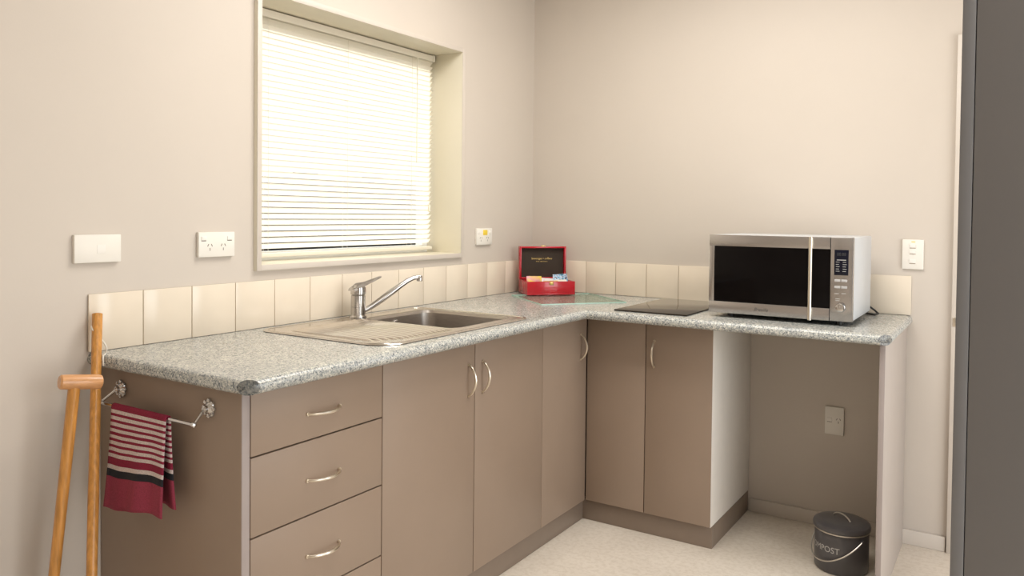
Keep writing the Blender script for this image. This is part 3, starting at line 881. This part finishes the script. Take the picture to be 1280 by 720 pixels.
# ------------------------------------------------------------------ towel rail and towel
RYB, RZB = -2.315, 0.783
rail = thing('towel_rail', (0.285, PY0, 0.79), 'chrome towel rail with flower-shaped mounts on the cabinet end', 'towel rail')
MB().tube([(0.094, RYB, RZB), (0.477, RYB, RZB)], 0.0042, 10).build('bar', 'chrome', rail)
for (xm, xe) in ((0.104, 0.094), (0.466, 0.477)):

    A = Matrix.Translation((xm, PY0 - 0.0003, 0.811)) @ Matrix.Rotation(PI / 2, 4, 'X')
    m = MB().lathe([(0.016, 0), (0.018, 0.003), (0.013, 0.008), (0.009, 0.012), (0.008, 0.018), (0.004, 0.021)], 20, mtx=A)
    for k in range(8):
        an = 2 * PI * k / 8
        m.lathe([(0.004, 0), (0.0062, 0.003), (0.005, 0.007), (0.002, 0.009)], 8, mtx=A @ Matrix.Translation((0.0185 * math.cos(an), 0.0185 * math.sin(an), 0)))
    mo = m.build('mount', 'chrome', rail)
    MB().tube([(xm, PY0 - 0.016, 0.811), (xe, RYB, RZB)], 0.0036, 8).build('arm', 'chrome', mo)
    MB().lathe([(0.002, -0.006), (0.0058, -0.004), (0.0062, 0), (0.0058, 0.004), (0.002, 0.006)], 12, mtx=Matrix.Translation((xe, RYB, RZB)) @ Matrix.Rotation(PI / 2, 4, 'Y')).build('end_knob', 'chrome', mo)

# towel folded over the bar: one closed sheet, front and back layers hanging apart
tx0, tx1 = 0.155, 0.380
LF, LB = 0.243, 0.228
NXT, NF = 22, 26
rows = []
for k in range(NF, -1, -1):
    rows.append(('f', k / NF))
for k in range(1, 6):
    rows.append(('t', k / 6))
for k in range(0, NF + 1):
    rows.append(('b', k / NF))
tv, tuv, tf = [], [], []
for (kind, s) in rows:
    for i in range(NXT + 1):
        a = i / NXT
        xc = tx0 + (tx1 - tx0) * a
        if kind == 't':
            an = PI * s
            p = Vector((xc, RYB - 0.0065 * math.cos(an), RZB + 0.0065 * math.sin(an)))
            vv = 0.0
        else:
            L = LF if kind == 'f' else LB
            sg = -1 if kind == 'f' else 1
            flare = (0.014 if kind == 'f' else 0.010) * s ** 1.2
            wave = (0.0045 * math.sin(a * 9.0 + (0 if kind == 'f' else 2.2)) + 0.003 * math.sin(a * 17 + 1)) * s
            spread = 1 + 0.10 * s ** 2
            p = Vector((tx0 + (tx1 - tx0) * (0.5 + (a - 0.5) * spread) - (0.006 * s if kind == 'f' else -0.004 * s),
                        RYB + sg * (0.0065 + flare) + wave, RZB - s * L + 0.024 * s * (a - 0.5) - 0.004 * s * math.sin(a * 7)))
            vv = s
        tv.append(p); tuv.append((a, vv))
W_ = NXT + 1
for k in range(len(rows) - 1):
    for i in range(NXT):
        tf.append([k * W_ + i, k * W_ + i + 1, (k + 1) * W_ + i + 1, (k + 1) * W_ + i])
base = Vector((0.277, RYB, RZB))
me = bpy.data.meshes.new('towel')
me.from_pydata([p - base for p in tv], [], tf)
me.materials.append(MATS['towel_cloth'])
uvl = me.uv_layers.new(name='UVMap')
for lp in me.loops:
    uvl.data[lp.index].uv = tuv[lp.vertex_index]
me.polygons.foreach_set('use_smooth', [True] * len(me.polygons))
tw = bpy.data.objects.new('tea_towel', me)
C.objects.link(tw)
tw.location = base
sm = tw.modifiers.new('cloth_thickness', 'SOLIDIFY'); sm.thickness = 0.0028; sm.offset = 0
tag(tw, 'maroon and white striped towel folded over the chrome rail', 'towel')

# ------------------------------------------------------------------ walking sticks
def line_at(p, dxy, z):
    return Vector((p[0] + dxy[0] * (z - p[2]), p[1] + dxy[1] * (z - p[2]), z))
sA, dA = (0.076, -2.316, 0.88), (-0.352, 0.227)
p0, p1 = line_at(sA, dA, 0.0), line_at(sA, dA, 1.004)
st = thing('wooden_stick', p0, 'straight round wooden stick with a cord loop leaning on the worktop end', 'stick')
n = 14
MB().tube([p0 + (p1 - p0) * (k / n) for k in range(n + 1)] + [p1 + Vector((0, 0, 0.0015))], [0.0105] + [0.0126 + 0.0004 * math.sin(k * 2.1) for k in range(n)] + [0.0112], 16).build('shaft', 'wood', st)
q0, q1 = line_at(sA, dA, 0.975), line_at(sA, dA, 0.90)
side = Vector((0.49, 0.87, 0)).normalized()
tow = Vector((0.87, -0.49, 0)).normalized()
cpts = [q0 - side * 0.013 + tow * 0.002, q0 - side * 0.008 + tow * 0.013 + Vector((0, 0, -0.012)), q0 + side * 0.006 + tow * 0.016 + Vector((0, 0, -0.03)), q0 + side * 0.018 + tow * 0.013 + Vector((0, 0, -0.048)),
        q0 + side * 0.022 + tow * 0.010 + Vector((0, 0, -0.062)), q0 + side * 0.018 + tow * 0.010 + Vector((0, 0, -0.076)), q1 + side * 0.015 + tow * 0.010, q1 + side * 0.016 + tow * 0.008 + Vector((0, 0, -0.025))]
def smooth_path(pts, n=5):
    out = []
    for i in range(len(pts) - 1):
        a, b_, c_, d_ = pts[max(i - 1, 0)], pts[i], pts[i + 1], pts[min(i + 2, len(pts) - 1)]
        for k in range(n):
            t_ = k / n
            out.append(0.5 * ((2 * b_) + (c_ - a) * t_ + (2 * a - 5 * b_ + 4 * c_ - d_) * t_ ** 2 + (3 * b_ - a - 3 * c_ + d_) * t_ ** 3))
    out.append(pts[-1])
    return out
MB().tube(smooth_path(cpts), 0.0022, 6).build('cord_loop', 'cord_white', st)

hl, hr = Vector((0.1605, -2.455, 0.868)), Vector((0.183, -2.362, 0.856))
hd_ = (hr - hl).normalized()
topc = hl + hd_ * 0.034
bot = Vector((0.108, -2.483, 0.0))
cn = thing('walking_cane', bot, 'wooden walking cane with a thick T-shaped handle beside the striped towel', 'cane')
n = 12
MB().tube([bot + (topc - bot) * (k / n) for k in range(n + 1)], [0.0115 + 0.0022 * k / n for k in range(n + 1)], 16).build('shaft', 'wood', cn)
hp = [hl, hl + hd_ * 0.0035, hl + hd_ * 0.02, hl + hd_ * 0.06, hr - hd_ * 0.010, hr - hd_ * 0.003, hr]
MB().tube(hp, [0.0145, 0.0175, 0.0182, 0.0182, 0.0178, 0.0160, 0.011], 20).build('handle', 'wood_handle', cn)

# ------------------------------------------------------------------ compost pail
bc = Vector((1.557, -0.372, 0.0))
HB = 0.024
cam_dir = (Vector((2.0715, -3.461, 0)) - bc).normalized()
fa = math.atan2(cam_dir.y, cam_dir.x) - math.radians(46)     # direction the print faces
pail = thing('compost_bin', bc, 'dark grey enamel compost bin with lid and wire handle on the bay floor', 'bin')
BR = 0.0925
body = MB().lathe([(BR - 0.006, 0.0004), (BR - 0.002, 0.003), (BR, 0.008), (BR, 0.142), (BR - 0.001, 0.1435)], 48, mtx=Matrix.Translation(bc)).build('pail', 'bin_grey', pail)
MB().lathe([(BR + 0.0005, 0.1195), (BR + 0.003, 0.1205), (BR + 0.003, 0.1245), (BR + 0.0005, 0.1255)], 48, mtx=Matrix.Translation(bc + Vector((0, 0, HB)))).build('rim_band', 'zinc', pail)
ld_ = MB().lathe([(BR + 0.002, 0.1257), (BR + 0.0055, 0.1275), (BR + 0.0065, 0.136), (BR + 0.0035, 0.144), (BR - 0.006, 0.1495), (BR - 0.03, 0.1530), (BR - 0.06, 0.1545), (0.01, 0.155)], 48, mtx=Matrix.Translation(bc + Vector((0, 0, HB)))).build('lid', 'bin_grey', pail)
axd = Vector((math.cos(fa + PI / 2), math.sin(fa + PI / 2), 0))
hpts = []
for k in range(13):
    s = -1 + 2 * k / 12
    hpts.append(bc + axd * (s * 0.040) + Vector((0, 0, HB + 0.1555 + 0.0165 * (max(0.0, 1 - abs(s) ** 2.2)) ** 0.8)))
MB().tube(hpts, [0.0030] * 13, 8).build('lid_handle', 'zinc', ld_)
fr_ = Vector((math.cos(fa), math.sin(fa), 0))
bail = []
for k in range(33):
    an = PI * k / 32
    bail.append(bc + Vector((0, 0, 0.130)) + axd * (math.cos(an) * (BR + 0.008)) + (fr_ * 0.80 + Vector((0, 0, -0.62))).normalized() * 0 + fr_ * (math.sin(an) * (BR + 0.012)) + Vector((0, 0, -0.086 * math.sin(an) ** 1.0)))
MB().tube(bail, 0.0026, 8).build('bail_handle', 'zinc', pail)
for s in (-1, 1):
    p = bc + axd * s * (BR - 0.001) + Vector((0, 0, 0.130))
    MB().tube([p, p + axd * s * 0.012], 0.0055, 10).build('handle_lug', 'bin_grey', pail)
tv, tf = text_mesh('COMPOST', 0.030)
vs = []
for v in tv:
    an = fa + v.x * 0.98 / BR
    vs.append(bc + Vector((math.cos(an) * (BR + 0.0005), math.sin(an) * (BR + 0.0005), 0.087 + v.y)))
MB().add(vs, tf).build('lettering', 'bin_print', body, smooth=False)

# ------------------------------------------------------------------ tall grey cupboard at the right edge
GX, GY = 1.9955, -2.05
cu = thing('tall_cupboard', (GX + 0.3, GY + 0.165, 0), 'tall plain dark grey cupboard standing at the right edge', 'cupboard')
m = MB()
m.box(GX, GX + 0.018, GY, GY + 0.33, 0, 2.25, 0.001); m.box(GX + 0.582, GX + 0.60, GY, GY + 0.33, 0, 2.25, 0.001)
m.box(GX + 0.018, GX + 0.582, GY + 0.02, GY + 0.33, 2.23, 2.25); m.box(GX + 0.018, GX + 0.582, GY + 0.31, GY + 0.33, 0.08, 2.23)
m.box(GX + 0.018, GX + 0.582, GY + 0.03, GY + 0.045, 0, 0.08)
m.build('body', 'cupboard_edge', cu)
dd = MB().box(GX + 0.0190, GX + 0.5810, GY + 0.0005, GY + 0.019, 0.085, 2.245, 0.0012).build('door', 'cupboard_grey', cu)
bow_handle(dd, (GX + 0.53, GY + 0.001, 1.05), (0, 0, 1), (0, -1, 0))
